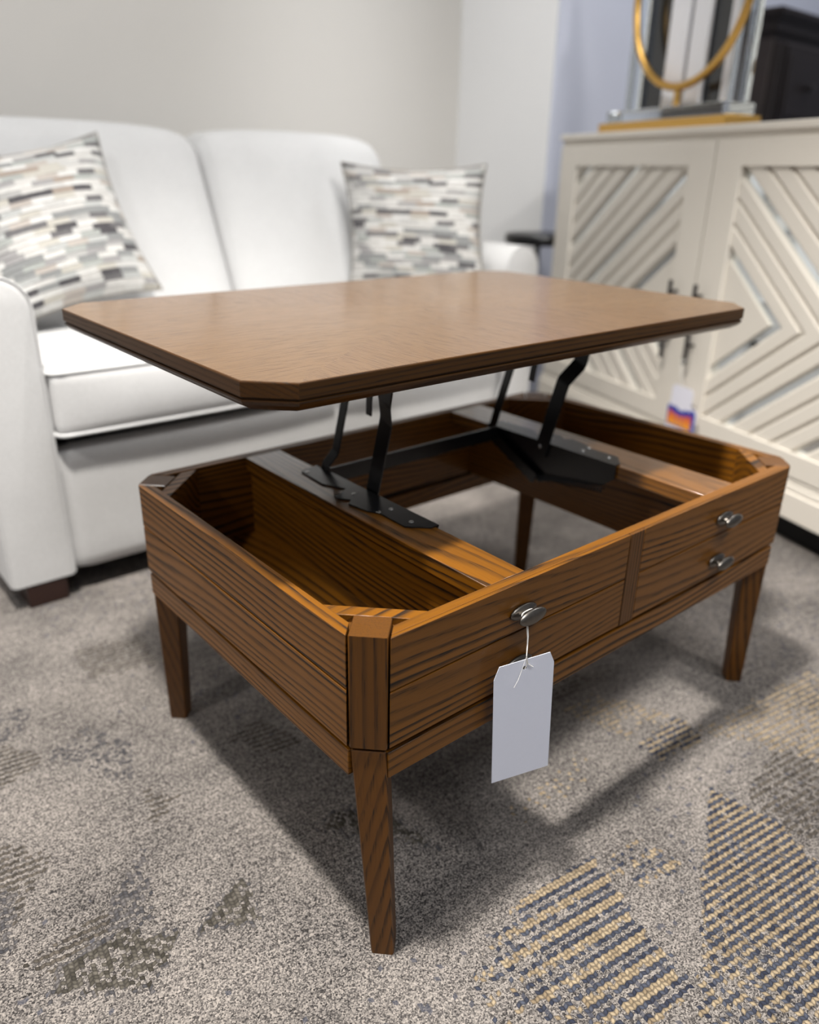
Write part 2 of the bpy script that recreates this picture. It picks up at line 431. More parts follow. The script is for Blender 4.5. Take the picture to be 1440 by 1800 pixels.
# top
Lt,Dt,ct,ox,oy,zt=.972,.6347,.0439,-.0233,.137,.6866
def octring(i,z):
    k=ct+i*(R2-1); p=[(i,k),(k,i),(Lt-k,i),(Lt-i,k),(Lt-i,Dt-k),(Lt-k,Dt-i),(k,Dt-i),(i,Dt-k)]
    return [(ox+a,oy+b,z) for a,b in p]
mb=MB()
prof=[(.0016,0),(.0004,-.0006),(0,-.0018),(0,-.0172),(.0012,-.0182),(.0034,-.0186),(.0034,-.0200),(.0010,-.0206),(.0008,-.0225),(.0032,-.0262),(.0085,-.0305),(.0135,-.0330),(.0140,-.0338)]
rings=[octring(i,zt+z) for i,z in prof]
n=8
for k in range(len(rings)-1):
    fs=[];ms=[]
    for i in range(8):
        j=(i+1)%8; fs.append((i,j,8+j,8+i)); ms.append([1,0,1,1,1,0,1,1][i] if False else {0:1,1:0,2:1,3:1,4:1,5:0,6:1,7:1}[i])
    mb.add(rings[k]+rings[k+1],fs,ms)
mb.add(rings[-1],[list(range(8))],0)
r0=rings[0]; cen=(ox+Lt/2,oy+Dt/2,zt)
vs=list(r0)+[cen]
mb.add(vs,[(1,2,8),(2,3,4,5,8),(5,6,8),(6,7,0,1,8)],[3,2,3,2])
top=mb.build('tabletop',[M['ex'],M['ey'],M['topx'],M['topy']],tab,smooth=30)

def groove_board(axis_pts, name, mat, parent, z0,z1,zg, m0=True,m1=True,d0=0):
    """board p0->p1 (plan), outward normal nrm, thickness th, ends cut square to the corner posts, V groove at zg"""
    p0,p1,nrm,th=axis_pts
    p0=Vector((*p0,0));p1=Vector((*p1,0));nv=Vector((*nrm,0))
    if zg: prof=[(-d0,z0),(-d0,zg-.0011),(-.0042,zg-.0011),(-.0042,zg+.0011),(-d0,zg+.0011),(-d0,z1),(-th,z1),(-th,z0)]
    else: prof=[(-d0,z0),(-d0,z1),(-th,z1),(-th,z0)]
    e=(p1-p0).normalized()
    r0=[p0+nv*d+e*(-d if m0 else 0)+Vector((0,0,z)) for d,z in prof]
    r1=[p1+nv*d-e*(-d if m1 else 0)+Vector((0,0,z)) for d,z in prof]
    return MB().loft([r0,r1]).build(name,mat,parent,bevel=.0006,seg=2)
# front : backing board, two false drawer fronts and the stile between
front=groove_board(((C+.001,0),(L-C-.001,0),(0,-1),TH),'front_panel',M['wx'],tab,ZP,H,0,d0=.0049)
xs1,xs2=.4468,.4788
for k,(a,b) in enumerate(((C+.0008,xs1-.0008),(xs2+.0008,L-C-.0008))):
    dr=groove_board(((a,0),(b,0),(0,-1),.0048),'drawer_front',M['wx'],tab,ZP+.0012,H-.0004,ZG,m0=(k==0),m1=(k==1))
    kx=(.2365,.694)[k]
    for kz in (.405,.332):
        kb=MB()
        kb.lathe([(.0208,0),(.0225,.0012),(.0225,.0030),(.0205,.0044),(.0150,.0054),(.0100,.0070),(.0095,.0105),(.0135,.0128),(.0200,.0142),(.0228,.0160),(.0232,.0178),(.0215,.0196),(.0160,.0212),(.0080,.0222),(.0015,.0225)],(kx,0.0002,kz),(0,-1,0),(1,0,0),(0,0,.44),36)
        kb.build('knob',M['pewter'],dr,smooth=50)
MB().box(xs1+.0006,xs2-.0006,-.0004,.0046,ZP,H-.0004).build('stile',M['wz'],tab,bevel=.0008)
# other sides
lp=groove_board(((0,D-C-.0008),(0,C+.0008),(-1,0),TH),'side_panel',M['wy'],tab,ZP,H,ZG)
groove_board(((L,C+.0008),(L,D-C-.0008),(1,0),TH),'side_panel',M['wy'],tab,ZP,H,ZG)
groove_board(((C+.001,D),(L-C-.001,D),(0,1),TH),'back_panel',M['wx'],tab,ZP,H,ZG)
# aprons under a dark glazed line
ins=.0014
MB().box(C+.001,L-C-.001,ins,.02,ZA0,ZA1).build('apron',M['wx'],tab,bevel=.0008)
MB().box(C+.001,L-C-.001,D-.02,D-ins,ZA0,ZA1).build('apron',M['wx'],tab,bevel=.0008)
MB().box(ins,.02,C+.001,D-C-.001,ZA0,ZA1).build('apron',M['wy'],tab,bevel=.0008)
MB().box(L-.02,L-ins,C+.001,D-C-.001,ZA0,ZA1).build('apron',M['wy'],tab,bevel=.0008)
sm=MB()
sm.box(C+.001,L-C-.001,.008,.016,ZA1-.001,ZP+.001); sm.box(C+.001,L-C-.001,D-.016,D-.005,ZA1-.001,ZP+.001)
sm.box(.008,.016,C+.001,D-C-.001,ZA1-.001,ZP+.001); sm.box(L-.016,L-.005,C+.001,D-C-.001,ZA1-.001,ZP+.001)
sm.build('glazed_rail',M['dark'],tab)
# corner posts, braces and tapered legs
PW=C*R2; PD=.0425
legfoot={'nl':(.0294,.0019),'nr':(.906,.029),'fl':(.0315,.583),'fr':(.903,.580)}
for key,(cx,cy,sx,sy) in {'nl':(0,0,1,1),'nr':(L,0,-1,1),'fl':(0,D,1,-1),'fr':(L,D,-1,-1)}.items():
    nrm=Vector((-sx,-sy,0)).normalized(); tg=Vector((-nrm.y,nrm.x,0))
    oc=Vector((cx+sx*C/2,cy+sy*C/2,0))
    w=PW/2-.0019
    def sq(c,ww,dd,z,ch=.0015):
        # outer face centred on c ; ww half width ; dd depth inwards
        pts=[c+tg*(-ww+ch),c+tg*(ww-ch),c+tg*ww-nrm*ch,c+tg*ww-nrm*(dd-ch),c+tg*(ww-ch)-nrm*dd,c+tg*(-ww+ch)-nrm*dd,c-tg*ww-nrm*(dd-ch),c-tg*ww-nrm*ch]
        return [(q.x,q.y,z) for q in pts]
    MB().loft([sq(oc,w-.0008,PD-.0008,ZP-.0012),sq(oc,w,PD,ZP),sq(oc,w,PD,H-.001),sq(oc,w-.0008,PD-.0008,H)]).build('corner_post',M['wz'],tab,smooth=30)
    f=Vector((*legfoot[key],0)); half=.0142
    fo=f+nrm*half
    oci=oc-nrm*.0018
    lw=w-.0012
    MB().loft([sq(fo,half-.001,2*half-.002,0.0),sq(fo,half,2*half,.002),sq(oci,lw,PD-.004,ZP-.0075),sq(oci-nrm*.0012,lw-.0012,PD-.006,ZP-.006)]).build('leg',M['wz'],tab,smooth=30)
    # diagonal brace between the boards behind the post
    d0=PD+.0006; bw=.019; ext=.0
    c1=oc-nrm*d0; 
    # run between inner faces of the two boards
    s0=C/2*2+d0*R2
    s1=s0+bw*R2
    def onb(s): # points on the line sx*x+sy*y = s meeting the boards' inner faces
        return Vector((cx+sx*TH,cy+sy*(s-TH),0)),Vector((cx+sx*(s-TH),cy+sy*TH,0))
    a,b=onb(s0);c_,d_=onb(s1)
    MB().prism([(a.x,a.y,.32),(b.x,b.y,.32),(cx+sx*(TH+.0002),cy+sy*(TH+.0002),.32)],(0,0,.116)).build('corner_block',M['wz'],tab)
    z0b=ZP if False else .312
    MB().prism([(a.x,a.y,z0b),(b.x,b.y,z0b),(d_.x,d_.y,z0b),(c_.x,c_.y,z0b)],(0,0,H-.001-z0b)).build('corner_brace',M['ex'] if False else M['wx'],tab,bevel=.0008)
# bins : floor, inner wall, top rail
for (x0,x1,wx0,wx1) in ((.190,.2555,.198,.214),(.6545,.7375,.714,.730)):
    MB().box(x0,x1,TH,D-TH,H-.024,H-.0004).build('cross_rail',M['rail'],tab,bevel=.001)
    MB().box(wx0,wx1,TH,D-TH,.302,H-.024).build('bin_wall',M['wy'],tab,bevel=.0006)
MB().box(TH,.198,TH,D-TH,.302,.311).build('bin_floor',M['wy'],tab)
MB().box(.730,L-TH,TH,D-TH,.302,.311).build('bin_floor',M['wy'],tab)

# lift mechanism, left and right, joined by a cross bar
zpl=.4462
plate=[(0.2526,0.178),(0.2460,0.178),(0.2195,0.2018),(0.2212,0.2588),(0.2116,0.2737),(0.2058,0.3119),(0.2172,0.322),(0.2053,0.3393),(0.2076,0.3514),(0.2188,0.3513),(0.2375,0.3629),(0.2202,0.3996),(0.2244,0.4649),(0.2351,0.4698),(0.2607,0.474)]
def bar(mb,pts,w,th,xc):
    """flat steel strap: pts (x,y,z) centre line, width w across the yz direction, thickness th along x"""
    P=[Vector(p) for p in pts]; rings=[]
    for i,p in enumerate(P):
        t_=(P[min(i+1,len(P)-1)]-P[max(i-1,0)]).normalized()
        s=Vector((1,0,0)).cross(t_).normalized(); nn=t_.cross(s).normalized()
        rings.append([p+s*(w/2)-nn*(th/2),p+s*(w/2)+nn*(th/2),p-s*(w/2)+nn*(th/2),p-s*(w/2)-nn*(th/2)])
    mb.loft(rings)
def mech(side):
    mb=MB()
    xi=.2575 if side>0 else .6525          # inner rail edge
    poly=[((x if side>0 else .910-x),y) for x,y in plate]
    edge=[(xi+.0022*side,.474),(xi+.0022*side,.178)]
    mb.prism([(x,y,zpl) for x,y in poly+edge],(0,0,.002))
    # flange hanging inside the opening
    f=[(.176,.447),(.176,.424),(.20,.405),(.298,.384),(.337,.370),(.37,.388),(.452,.428),(.474,.432),(.474,.447)] if side<0 else [(.178,.447),(.182,.434),(.24,.425),(.32,.40),(.40,.405),(.474,.430),(.474,.447)]
    mb.prism([(xi+.0008*side,y,z) for y,z in f],(.0018*side,0,0))
    pl=mb.build('lift_mechanism',M['steel'],tab,bevel=.0005)
    # arms
    xa=xi+.006*side
    a=MB(); bar(a,[(xa,.337,.424),(xa,.300,.560),(xa-.001*side,.2985,.566),(xa-.016*side,.283,.594),(xa-.0175*side,.281,.600),(xa-.0175*side,.270,.655)],.027,.003,xa)
    a1=a.build('lift_arm',M['steel'],pl,bevel=.0004)
    a=MB(); bar(a,[(xa,.462,.432),(xa,.456,.450),(xa+.001*side,.454,.454),(xa+.009*side,.441,.476),(xa+.010*side,.439,.481),(xa+.010*side,.386,.655)],.0165,.003,xa)
    a2=a.build('lift_arm',M['steel'],pl,bevel=.0004)
    # short bracket under the top
    b=MB(); bar(b,[(xa+.012*side,.345,.656),(xa+.012*side,.352,.600),(xa+.013*side,.356,.578),(xa+.014*side,.358,.556)],.012,.0025,xa)
    b.build('stop_bracket',M['steel'],pl)
    # angle that carries the top
    b=MB(); xb=xa-.022*side
    b.box(min(xb,xb+.03*side),max(xb,xb+.03*side),.24,.44,zt-.0365,zt-.0338)
    b.build('top_bracket',M['steel'],pl)
    # rivets
    for (yy,zz,xx) in ((.3355,.440,xa+.0018*side),(.400,.600,xa+.0108*side)):
        MB().lathe([(.0034,0),(.0034,.0008),(.0018,.0016)],(xx,yy,zz),(side,0,0),(0,1,0),(0,0,1),12).build('rivet',M['rivet'],pl)
    for (x,y) in ((.2415,.2593),(.2359,.2082),(.2215,.262),(.2335,.3373),(.2300,.4560)):
        xx=x if side>0 else .910-x
        MB().lathe([(.0034,0),(.0030,.0006),(.0012,.0009)],(xx,y,zpl+.0021),(0,0,1),(1,0,0),(0,1,0),12).build('rivet',M['rivet'],pl)
    # coil spring and link
    sp=MB(); n=140
    sp.tube([(xi+.010*side+.0045*math.cos(2*PI*k/6),.19+.15*k/n,.402-.02*(k/n)+.0045*math.sin(2*PI*k/6)) for k in range(n+1)],.0011,5)
    sp.build('spring',M['steel'],pl)
    lk=MB(); bar(lk,[(xi+.013*side,.445,.430),(xi+.013*side,.337,.378)],.020,.003,0); lk.build('link',M['steel'],pl)
    return pl
mech(1); mech(-1)
MB().box(.2585,.6515,.444,.449,.424,.450).box(.2585,.6515,.449,.470,.424,.427).build('cross_bar',M['steel'],tab,bevel=.0006)

# ------------------------------------------------------------------ blank price tag hung on the upper knob
tx,tz,tyaw,tw,thh,troll=.2174,.3588,-.3229,.0813,.1775,.048
tag_root=empty('price_tag',(tx,-.026,tz),'blank white paper price tag tied by string to a drawer knob of the coffee table','tag')
ax=Vector((math.cos(tyaw),math.sin(tyaw),0)); az=Vector((0,0,1))
ta=ax*math.cos(troll)+az*math.sin(troll); tb=-ax*math.sin(troll)+az*math.cos(troll); tn=ta.cross(tb)
O=Vector((tx,-.026,tz))
topz=.0; 
outer=[(-tw/2,-thh),(tw/2,-thh),(tw/2,-.0155),(tw/2-.006,-.0005),(-tw/2+.007,-.003),(-tw/2,-.0205)]
hc=Vector((.0005,-.0135)); hr=.0028; hn=16
hole=[(hc.x+hr*math.cos(2*PI*k/hn),hc.y+hr*math.sin(2*PI*k/hn)) for k in range(hn)]
bm=bmesh.new()
def P3(p,d=0): return O+ta*p[0]+tb*p[1]+tn*d
vo=[bm.verts.new(P3(p)) for p in outer]; vh=[bm.verts.new(P3(p)) for p in hole]
eo=[bm.edges.new((vo[i],vo[(i+1)%len(vo)])) for i in range(len(vo))]; eh=[bm.edges.new((vh[i],vh[(i+1)%hn])) for i in range(hn)]
bmesh.ops.triangle_fill(bm,use_beauty=True,edges=eo+eh)
me=bpy.data.meshes.new('card'); 
bmesh.ops.translate(bm,verts=bm.verts[:],vec=-O); bm.to_mesh(me); bm.free()
me.materials.append(M['paper'])
card=bpy.data.objects.new('card',me); COL.objects.link(card); card.parent=tag_root
s=card.modifiers.new('thick','SOLIDIFY'); s.thickness=.0006; s.offset=0
st=MB()
kp=Vector((.2365,-.0087,.405)); hp=P3(hc,.0008)
# loop round the knob neck
st.tube([kp+Vector((.0105*math.cos(a),0.0005*math.sin(3*a),.0052*math.sin(a))) for a in [2*PI*k/18 for k in range(18)]],.0006,6,closed=True)
kb_=kp+Vector((-.003,-.001,-.0050)); knot=P3((hc.x+.001,.004),.0016)
st.tube([kb_,kb_.lerp(knot,.5)+Vector((.001,-.0008,-.001)),knot],.0006,6)
st.tube([kb_+Vector((.002,0,0)),kb_.lerp(knot,.5)+Vector((.0025,-.0006,0)),knot],.0006,6)
st.tube([knot,P3((hc.x+.003,hc.y+.006),.002),P3((hc.x+.0095,hc.y+.0005),.003)],.0006,6)
st.tube([knot,P3((hc.x+.0015,hc.y+.004),.0016),P3((hc.x,hc.y-.0012),.0004)],.0006,6)
st.tube([knot,P3((hc.x-.004,hc.y+.002),.002),P3((hc.x-.011,hc.y-.012),.0045),P3((hc.x-.017,hc.y-.020),.006)],.00025,5)
st.build('string',M['string'],tag_root)

# ------------------------------------------------------------------ loveseat
SX0,SX1,SY0,SY1=-.094,1.500,1.117,2.06
AW=.1345
sofa=empty('loveseat',((SX0+SX1)/2,(SY0+SY1)/2,0),'white linen loveseat with rounded arms standing against the beige wall','sofa')
LI=M['linen']
def arm(x0,x1):
    xc=(x0+x1)/2; r=(x1-x0)/2; zc=.694-r
    pr=[]
    n=20
    pr+= [(x0,.055),(x1,.055),(x1,zc)]
    pr+= [(xc+r*math.cos(a),zc+r*math.sin(a)) for a in [PI*k/n for k in range(1,n)]]
    pr+= [(x0,zc)]
    def ring(y,ins):
        out=[]
        for (x,z) in pr:
            dx=xc-x; out.append((x+ins*(1 if dx>0 else -1 if dx<0 else 0)*min(1,abs(dx)/r), y, max(.055,z-ins*(1 if z>.3 else 0))))
        return out
    rings=[ring(SY0,.012),ring(SY0+.003,.004),ring(SY0+.010,0)]+[ring(SY0+.01+(.80)*k/10,0) for k in range(1,11)]+[ring(SY1-.06,.004),ring(SY1-.05,.02)]
    a=MB().loft(rings).build('arm',LI,sofa,smooth=50)
    w=MB(); w.tube([(x,SY0+.003,z) for x,z in [(x0+.002,.06)]+[(x0+.001,zc*.5),(x0+.001,zc)]+[(xc-(r-.001)*math.cos(b),zc+(r-.001)*math.sin(b)) for b in [PI*k/18 for k in range(1,18)]]+[(x1-.001,zc),(x1-.001,zc*.5),(x1-.002,.06)]],.0022,8)
    w.build('piping',LI,a)
arm(SX0,SX0+AW); arm(SX1-AW,SX1)
IX0,IX1=SX0+AW,SX1-AW; XM=(IX0+IX1)/2+.022
MB().rbox(IX0+.001,IX1-.001,SY0+.004,SY0+.07,.055,.338,.02,8).build('front_rail',LI,sofa,smooth=60)
MB().box(IX0,IX1,SY0+.08,SY1-.1,.10,.335).build('seat_deck',M['under'],sofa)
MB().rbox(SX0+.02,SX1-.02,1.90,SY1,.055,.90,.035,8).build('back_frame',LI,sofa,smooth=60)
for a,b in ((IX0+.004,XM-.001),(XM+.001,IX1-.004)):
    def seatfn(p,u):
        s=max(0,(p.y-1.1)/.6)
        return (p.x,p.y,p.z+.003*s)
    c=MB().rbox(a,b,1.094,1.70,.366,.512,.022,12,bulge=(0,.012,.005),fn=seatfn).build('seat_cushion',LI,sofa,smooth=60)
    w=MB()
    for z in (.374,.503):
        rr=.02; path=[]
        for (cx_,cy_,a0) in ((b-rr,1.68-rr,0),(a+rr,1.68-rr,90),(a+rr,1.097+rr,180),(b-rr,1.097+rr,270)):
            for k in range(5):
                an=math.radians(a0+k*22.5); path.append((cx_+rr*math.cos(an),cy_+rr*math.sin(an),z+.003*max(0,(cy_-1.1)/.6)))
        # follow the bulging front
        q=[]
        for i in range(len(path)):
            p0,p1=Vector(path[i]),Vector(path[(i+1)%len(path)])
            m=max(1,int((p1-p0).length/.05))
            for k in range(m):
                p=p0.lerp(p1,k/m); uu=(p.x-(a+b)/2)/((b-a)/2)
                if p.y<1.2: p.y-=.004*(1-uu*uu)
                q.append(p)
        w.tube(q,.0042,8,closed=True)
    w.build('piping',LI,c)
for i,(a,b) in enumerate(((IX0-.055,XM-.001),(XM+.001,IX1+.02))):
    def backfn(p,u):
        s=(p.z-.52)/.45
        top=max(0,s)
        uu=u.x
        drop=.020*abs(uu)**4*max(0,s)
        return (p.x,p.y+.19*s,p.z-drop)
    MB().rbox(a,b,1.545,1.745,.49,.992,.055,14,bulge=(0,.015,.006),fn=backfn).build('back_cushion',LI,sofa,smooth=60)
for x in (SX0+.02,SX1-.12):
    for y in (SY0-.004+.0,SY1-.13):
        MB().prism([(x+.008,y+.006,0),(x+.092,y+.006,0),(x+.092,y+.09,0),(x+.008,y+.09,0)],(0,0,.056)).build('foot',M['foot'],sofa,bevel=.003)

# ------------------------------------------------------------------ pillows
def pillow(label,tl,tr,bl,th):
    tl,tr,bl=Vector(tl),Vector(tr),Vector(bl)
    ex=(tr-tl); ey=(tl-bl); nn=ex.cross(ey).normalized()
    if nn.dot(CAM-tl)<0: nn=-nn
    c=(tr+bl)/2
    root=empty('throw_pillow',(c.x,c.y,c.z),label,'pillow','patterned throw pillows on the loveseat')
    N=40; mbp=MB(); uv=[]
    def pt(u,v,side):
        # concave edges, pointed corners
        e=.115
        pu=u*(1-e*(1-v*v)*abs(u)**1.5*1.0); pv=v*(1-e*(1-u*u)*abs(v)**1.5)
        fall=(max(0,1-abs(u)**2.6)**.62)*(max(0,1-abs(v)**2.6)**.62)
        wr=1+.05*math.sin(5*u+3*v)*math.cos(4*v)
        return c+ex*(pu/2)+ey*(pv/2)+nn*((side*th/2 if side>0 else -th*.14)*fall*wr+(th*.10*fall))
    for side in (1,-1):
        vs=[pt(-1+2*i/N,-1+2*j/N,side) for j in range(N+1) for i in range(N+1)]
        uv+=[(i/N,j/N) for j in range(N+1) for i in range(N+1)]
        mbp.add(vs,[(j*(N+1)+i,j*(N+1)+i+1,(j+1)*(N+1)+i+1,(j+1)*(N+1)+i) for j in range(N) for i in range(N)])
    me_obj=mbp.build('cover',M['pillow'],root,smooth=0,uv=uv)
    for pl in me_obj.data.polygons: pl.use_smooth=True
    bm=bmesh.new(); bm.from_mesh(me_obj.data); bmesh.ops.remove_doubles(bm,verts=bm.verts[:],dist=1e-5); bmesh.ops.recalc_face_normals(bm,faces=bm.faces[:]); bm.to_mesh(me_obj.data); bm.free()
    w=MB(); path=[]
    for (a,b) in (((-1,-1),(1,-1)),((1,-1),(1,1)),((1,1),(-1,1)),((-1,1),(-1,-1))):
        for k in range(20):
            f=k/20; path.append(pt(a[0]+(b[0]-a[0])*f,a[1]+(b[1]-a[1])*f,0))
    w.tube(path,.0028,6,closed=True); w.build('piping',M['pillow_back'],root,smooth=60)
    return root
pillow('brick-patterned grey and white pillow leaning in the corner beside the near arm',(.006,1.675,.893),(.416,1.690,.966),(.052,1.470,.522),.14)
pillow('brick-patterned grey and white pillow leaning on the far arm next to the cabinet',(1.125,1.615,.912),(1.372,1.235,.912),(1.098,1.545,.535),.13)

# ------------------------------------------------------------------ cream cabinet with chevron doors
ang=.33
cn=Vector((math.cos(ang),-math.sin(ang),0)); cdv=Vector((-math.sin(ang),-math.cos(ang),0)); CO=Vector((1.98535,1.47455,0))
def cab(s,off,z): return CO+cdv*s+cn*off+Vector((0,0,z))
class CB(MB):
    def cbox(self,s0,s1,o0,o1,z0,z1,mi=0):
        vs=[cab(s,o,z) for z in (z0,z1) for o in (o0,o1) for s in (s0,s1)]
        return self.add(vs,[(0,2,3,1),(4,5,7,6),(0,1,5,4),(1,3,7,5),(3,2,6,7),(2,0,4,6)],mi)
CW=1.60; CDp=.42
cbn=empty('accent_cabinet',cab(CW/2,CDp/2,0),'cream painted cabinet with two chevron slat doors over mirror strips','cabinet')
CB().cbox(.0,CW,.018,CDp,.10,1.0).build('cabinet_body',M['cream'],cbn,bevel=.002)
CB().cbox(-.004,CW+.004,-.006,CDp+.004,1.000,1.0185).build('cabinet_top',M['cream'],cbn,bevel=.002)
CB().cbox(-.006,CW+.006,-.012,CDp,.080,.150).cbox(-.003,CW+.003,-.006,CDp,.150,.168).cbox(0,CW,-.002,CDp,.168,.180).build('base_molding',M['cream'],cbn,bevel=.003)
CB().cbox(.03,CW-.03,.05,CDp-.02,0,.082).build('toe_kick',M['toe'],cbn)
CB().cbox(.004,CW-.004,.006,.02,.984,1.0).build('gap_strip',M['cream'],cbn)
def clip(poly,a,b,c):
    """keep a*s+b*z<=c"""
    out=[];n=len(poly)
    for i in range(n):
        p,q=poly[i],poly[(i+1)%n]; fp=a*p[0]+b*p[1]-c; fq=a*q[0]+b*q[1]-c
        if fp<=1e-9: out.append(p)
        if (fp<0)!=(fq<0) and abs(fp-fq)>1e-12:
            k=fp/(fp-fq); out.append((p[0]+(q[0]-p[0])*k,p[1]+(q[1]-p[1])*k))
    return out
ZMID=.54; SL=.79
bands=[('tri',.5,1.089),('slat',1.128,1.198),('slat',1.202,1.276),('slat',1.280,1.352),('slat',1.386,1.462),('slat',1.466,1.540),('slat',1.544,1.616),('slat',1.650,1.726),('slat',1.73,1.804),('slat',1.808,1.88),('slat',1.914,1.99)]
for mir in (0,1):
    f=(lambda s:1.6-s) if mir else (lambda s:s)
    d0,d1=.803,1.592; p0,p1=.905,1.49; z0,z1,pz0,pz1=.186,.984,.248,.917
    d=CB()
    for a,b,c_,e in ((d0,p0,z0,z1),(p1,d1,z0,z1),(p0,p1,z0,pz0),(p0,p1,pz1,z1)):
        s0,s1=sorted((f(a),f(b))); d.cbox(s0,s1,-.004,.0175,c_,e)
    door=d.build('door',M['cream'],cbn,bevel=.0015)
    s0,s1=sorted((f(p0),f(p1)))
    CB().cbox(s0,s1,.0160,.0175,pz0,pz1).build('mirror_panel',M['mirror'],door)
    sl=CB()
    sub=[]
    for kind,x0,x1 in bands:
        sub += [(kind,x0,x1,x0,x1)] if kind=='tri' else [(kind,x0,x0+.013,x0,x1),(kind,x0+.013,x1-.007,x0,x1),(kind,x1-.007,x1,x0,x1)]
    for kind,x0,x1,w0,w1 in sub:
        for sgn in (1,-1):
            # half plane sgn*(z-ZMID)>=0 ; x0<= s + |z-ZMID|/SL <= x1
            poly=[(p0,pz0),(p1,pz0),(p1,pz1),(p0,pz1)]
            poly=clip(poly,0,-sgn,-sgn*ZMID)
            poly=clip(poly,1,sgn/SL,x1+sgn*ZMID/SL)
            poly=clip(poly,-1,-sgn/SL,-(x0+sgn*ZMID/SL))
            if len(poly)<3: continue
            # sloping slat: outer edge proud, inner edge low
            def depth(p):
                t_=p[0]+abs(p[1]-ZMID)/SL
                return .0075 if kind=='tri' else .003+.0080*max(0,1-(t_-w0)/.013,1-(w1-t_)/.007)
            fr=[cab(f(p[0]),depth(p),p[1]) for p in poly]; bk=[cab(f(p[0]),.0187,p[1]) for p in poly]
            n=len(poly)
            sl.add(fr+bk,[list(range(n)),[n+i for i in range(n)][::-1]]+[(i,(i+1)%n,n+(i+1)%n,n+i) for i in range(n)])
    sl.build('chevron_slats',M['cream'],door,smooth=0)
    hs=(.727 if mir else .835)
    h=CB(); h.tube([cab(hs,-.030,.385),cab(hs,-.030,.612)],.0062,10)
    for z in (.44,.58): h.tube([cab(hs,-.030,z),cab(hs,.001,z)],.0045,8); 
    for z in (.44,.58): h.lathe([(.009,0),(.009,.003)],cab(hs,.0,z),-cn,cdv,(0,0,1),12)
    h.build('handle',M['bronze'],door,smooth=40)

# sale tag hanging from the right door handle
stg=empty('sale_tag',cab(.85,-.036,.26),'small white and blue hang tag with orange lettering on the cabinet door handle','tag')
def ctag(poly,o,th,mat,name,parent):
    return CB().prism([cab(s+.018,o,z) for s,z in poly],cn*th).build(name,mat,parent,smooth=0)
card1=ctag([(.797,.262),(.888,.262),(.888,.316),(.878,.326),(.807,.326),(.797,.316)],-.0385,.001,M['tagwhite'],'upper_card',stg)
card2=ctag([(.786,.165),(.912,.165),(.912,.262),(.902,.272),(.796,.272),(.786,.262)],-.0372,.001,M['tagwhite'],'lower_card',stg)
ctag([(.788,.202),(.910,.202),(.910,.258),(.901,.268),(.797,.268),(.788,.258)],-.0378,.0006,M['tagblue'],'blue_print',card2)
ctag([(.832,.256),(.862,.256),(.862,.272),(.832,.272)],-.0384,.0006,M['tagwhite'],'slot',card2)
lt=CB()
for k,(w_,hh) in enumerate(((.020,.044),(.018,.038),(.018,.036),(.020,.040),(.017,.046))):
    s0=.811+k*.0215; lt.prism([cab(s,-.0384,z) for s,z in ((s0,.206),(s0+w_,.206),(s0+w_,.206+hh*.85),(s0+w_*.5,.206+hh),(s0,.206+hh*.85))],cn*.0005)
lt.build('lettering',M['tagletter'],card2,smooth=0)
sg=CB(); sg.tube([cab(.8385,-.0370,.40),cab(.842,-.039,.37),cab(.852,-.0388,.318)],.0008,6); sg.tube([cab(.8315,-.0370,.40),cab(.839,-.039,.37),cab(.852,-.0388,.318)],.0008,6)
sg.tube([cab(.835+.0075*math.cos(a),-.030+.0075*math.sin(a),.400) for a in [2*PI*k/14 for k in range(14)]],.0008,6,closed=True)
sg.build('string',M['string'],stg)

# ------------------------------------------------------------------ gold ring ornament on the cabinet
orn=empty('ring_ornament',cab(.43,.14,1.0185),'gold ring ornament on a gold base, set before clear acrylic panels','ornament')
CB().cbox(.125,.738,.06,.188,1.0186,1.0500).build('base',M['gold'],orn,bevel=.002)
CB().cbox(.155,.715,.07,.18,1.0502,1.084).build('crystal_slab',M['acrylic'],orn,bevel=.002)
RS,RZ,RR=.452,1.398,.258
rg=CB(); rg.tube([cab(RS+RR*math.cos(a),.115,RZ+RR*math.sin(a)) for a in [2*PI*k/72 for k in range(72)]],.0115,12,closed=True); rg.build('ring',M['gold'],orn,smooth=60)
st_=CB(); st_.tube([cab(RS,.115,1.0842),cab(RS,.115,1.10),cab(RS,.115,1.138)],[.0125,.0105,.0095],12); st_.build('stem',M['gold'],orn,smooth=60)
CB().cbox(.150,.190,.14,.178,1.0845,1.70).build('acrylic_post',M['acrylic'],orn,bevel=.002)
CB().cbox(.640,.690,.14,.178,1.0845,1.70).build('acrylic_post',M['acrylic'],orn,bevel=.002)
CB().cbox(.192,.638,.168,.176,1.0845,1.70).build('dark_reflection_panel',M['dark_band'],orn)  # made-up dark panel, stands in for dark bands mirrored in the glass
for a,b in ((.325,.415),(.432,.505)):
    CB().cbox(a,b,.150,.167,1.0845,1.70).build('pale_reflection_band',M['pale_band'],orn,bevel=.003)  # made-up pale columns, stand in for white reflections in the glass
CB().cbox(.595,.632,.150,.167,1.0845,1.70).build('pale_reflection_band',M['pale_band'],orn,bevel=.003)

# ------------------------------------------------------------------ drink table behind the arm
dt=empty('drink_table',(2.045,1.605,0),'small round black table behind the far arm of the loveseat','table')
MB().lathe([(.112,.640),(.124,.645),(.128,.655),(.128,.670),(.122,.680),(.10,.684)],(2.045,1.605,0),(0,0,1),(1,0,0),(0,1,0),40).build('table_top',M['blacktop'],dt,smooth=40)
MB().lathe([(.011,.014),(.011,.640)],(2.045,1.605,0),(0,0,1),(1,0,0),(0,1,0),16).build('pedestal',M['blacktop'],dt,smooth=40)
MB().lathe([(.105,0),(.105,.010),(.09,.014)],(2.045,1.605,0),(0,0,1),(1,0,0),(0,1,0),40).build('base',M['blacktop'],dt,smooth=40)

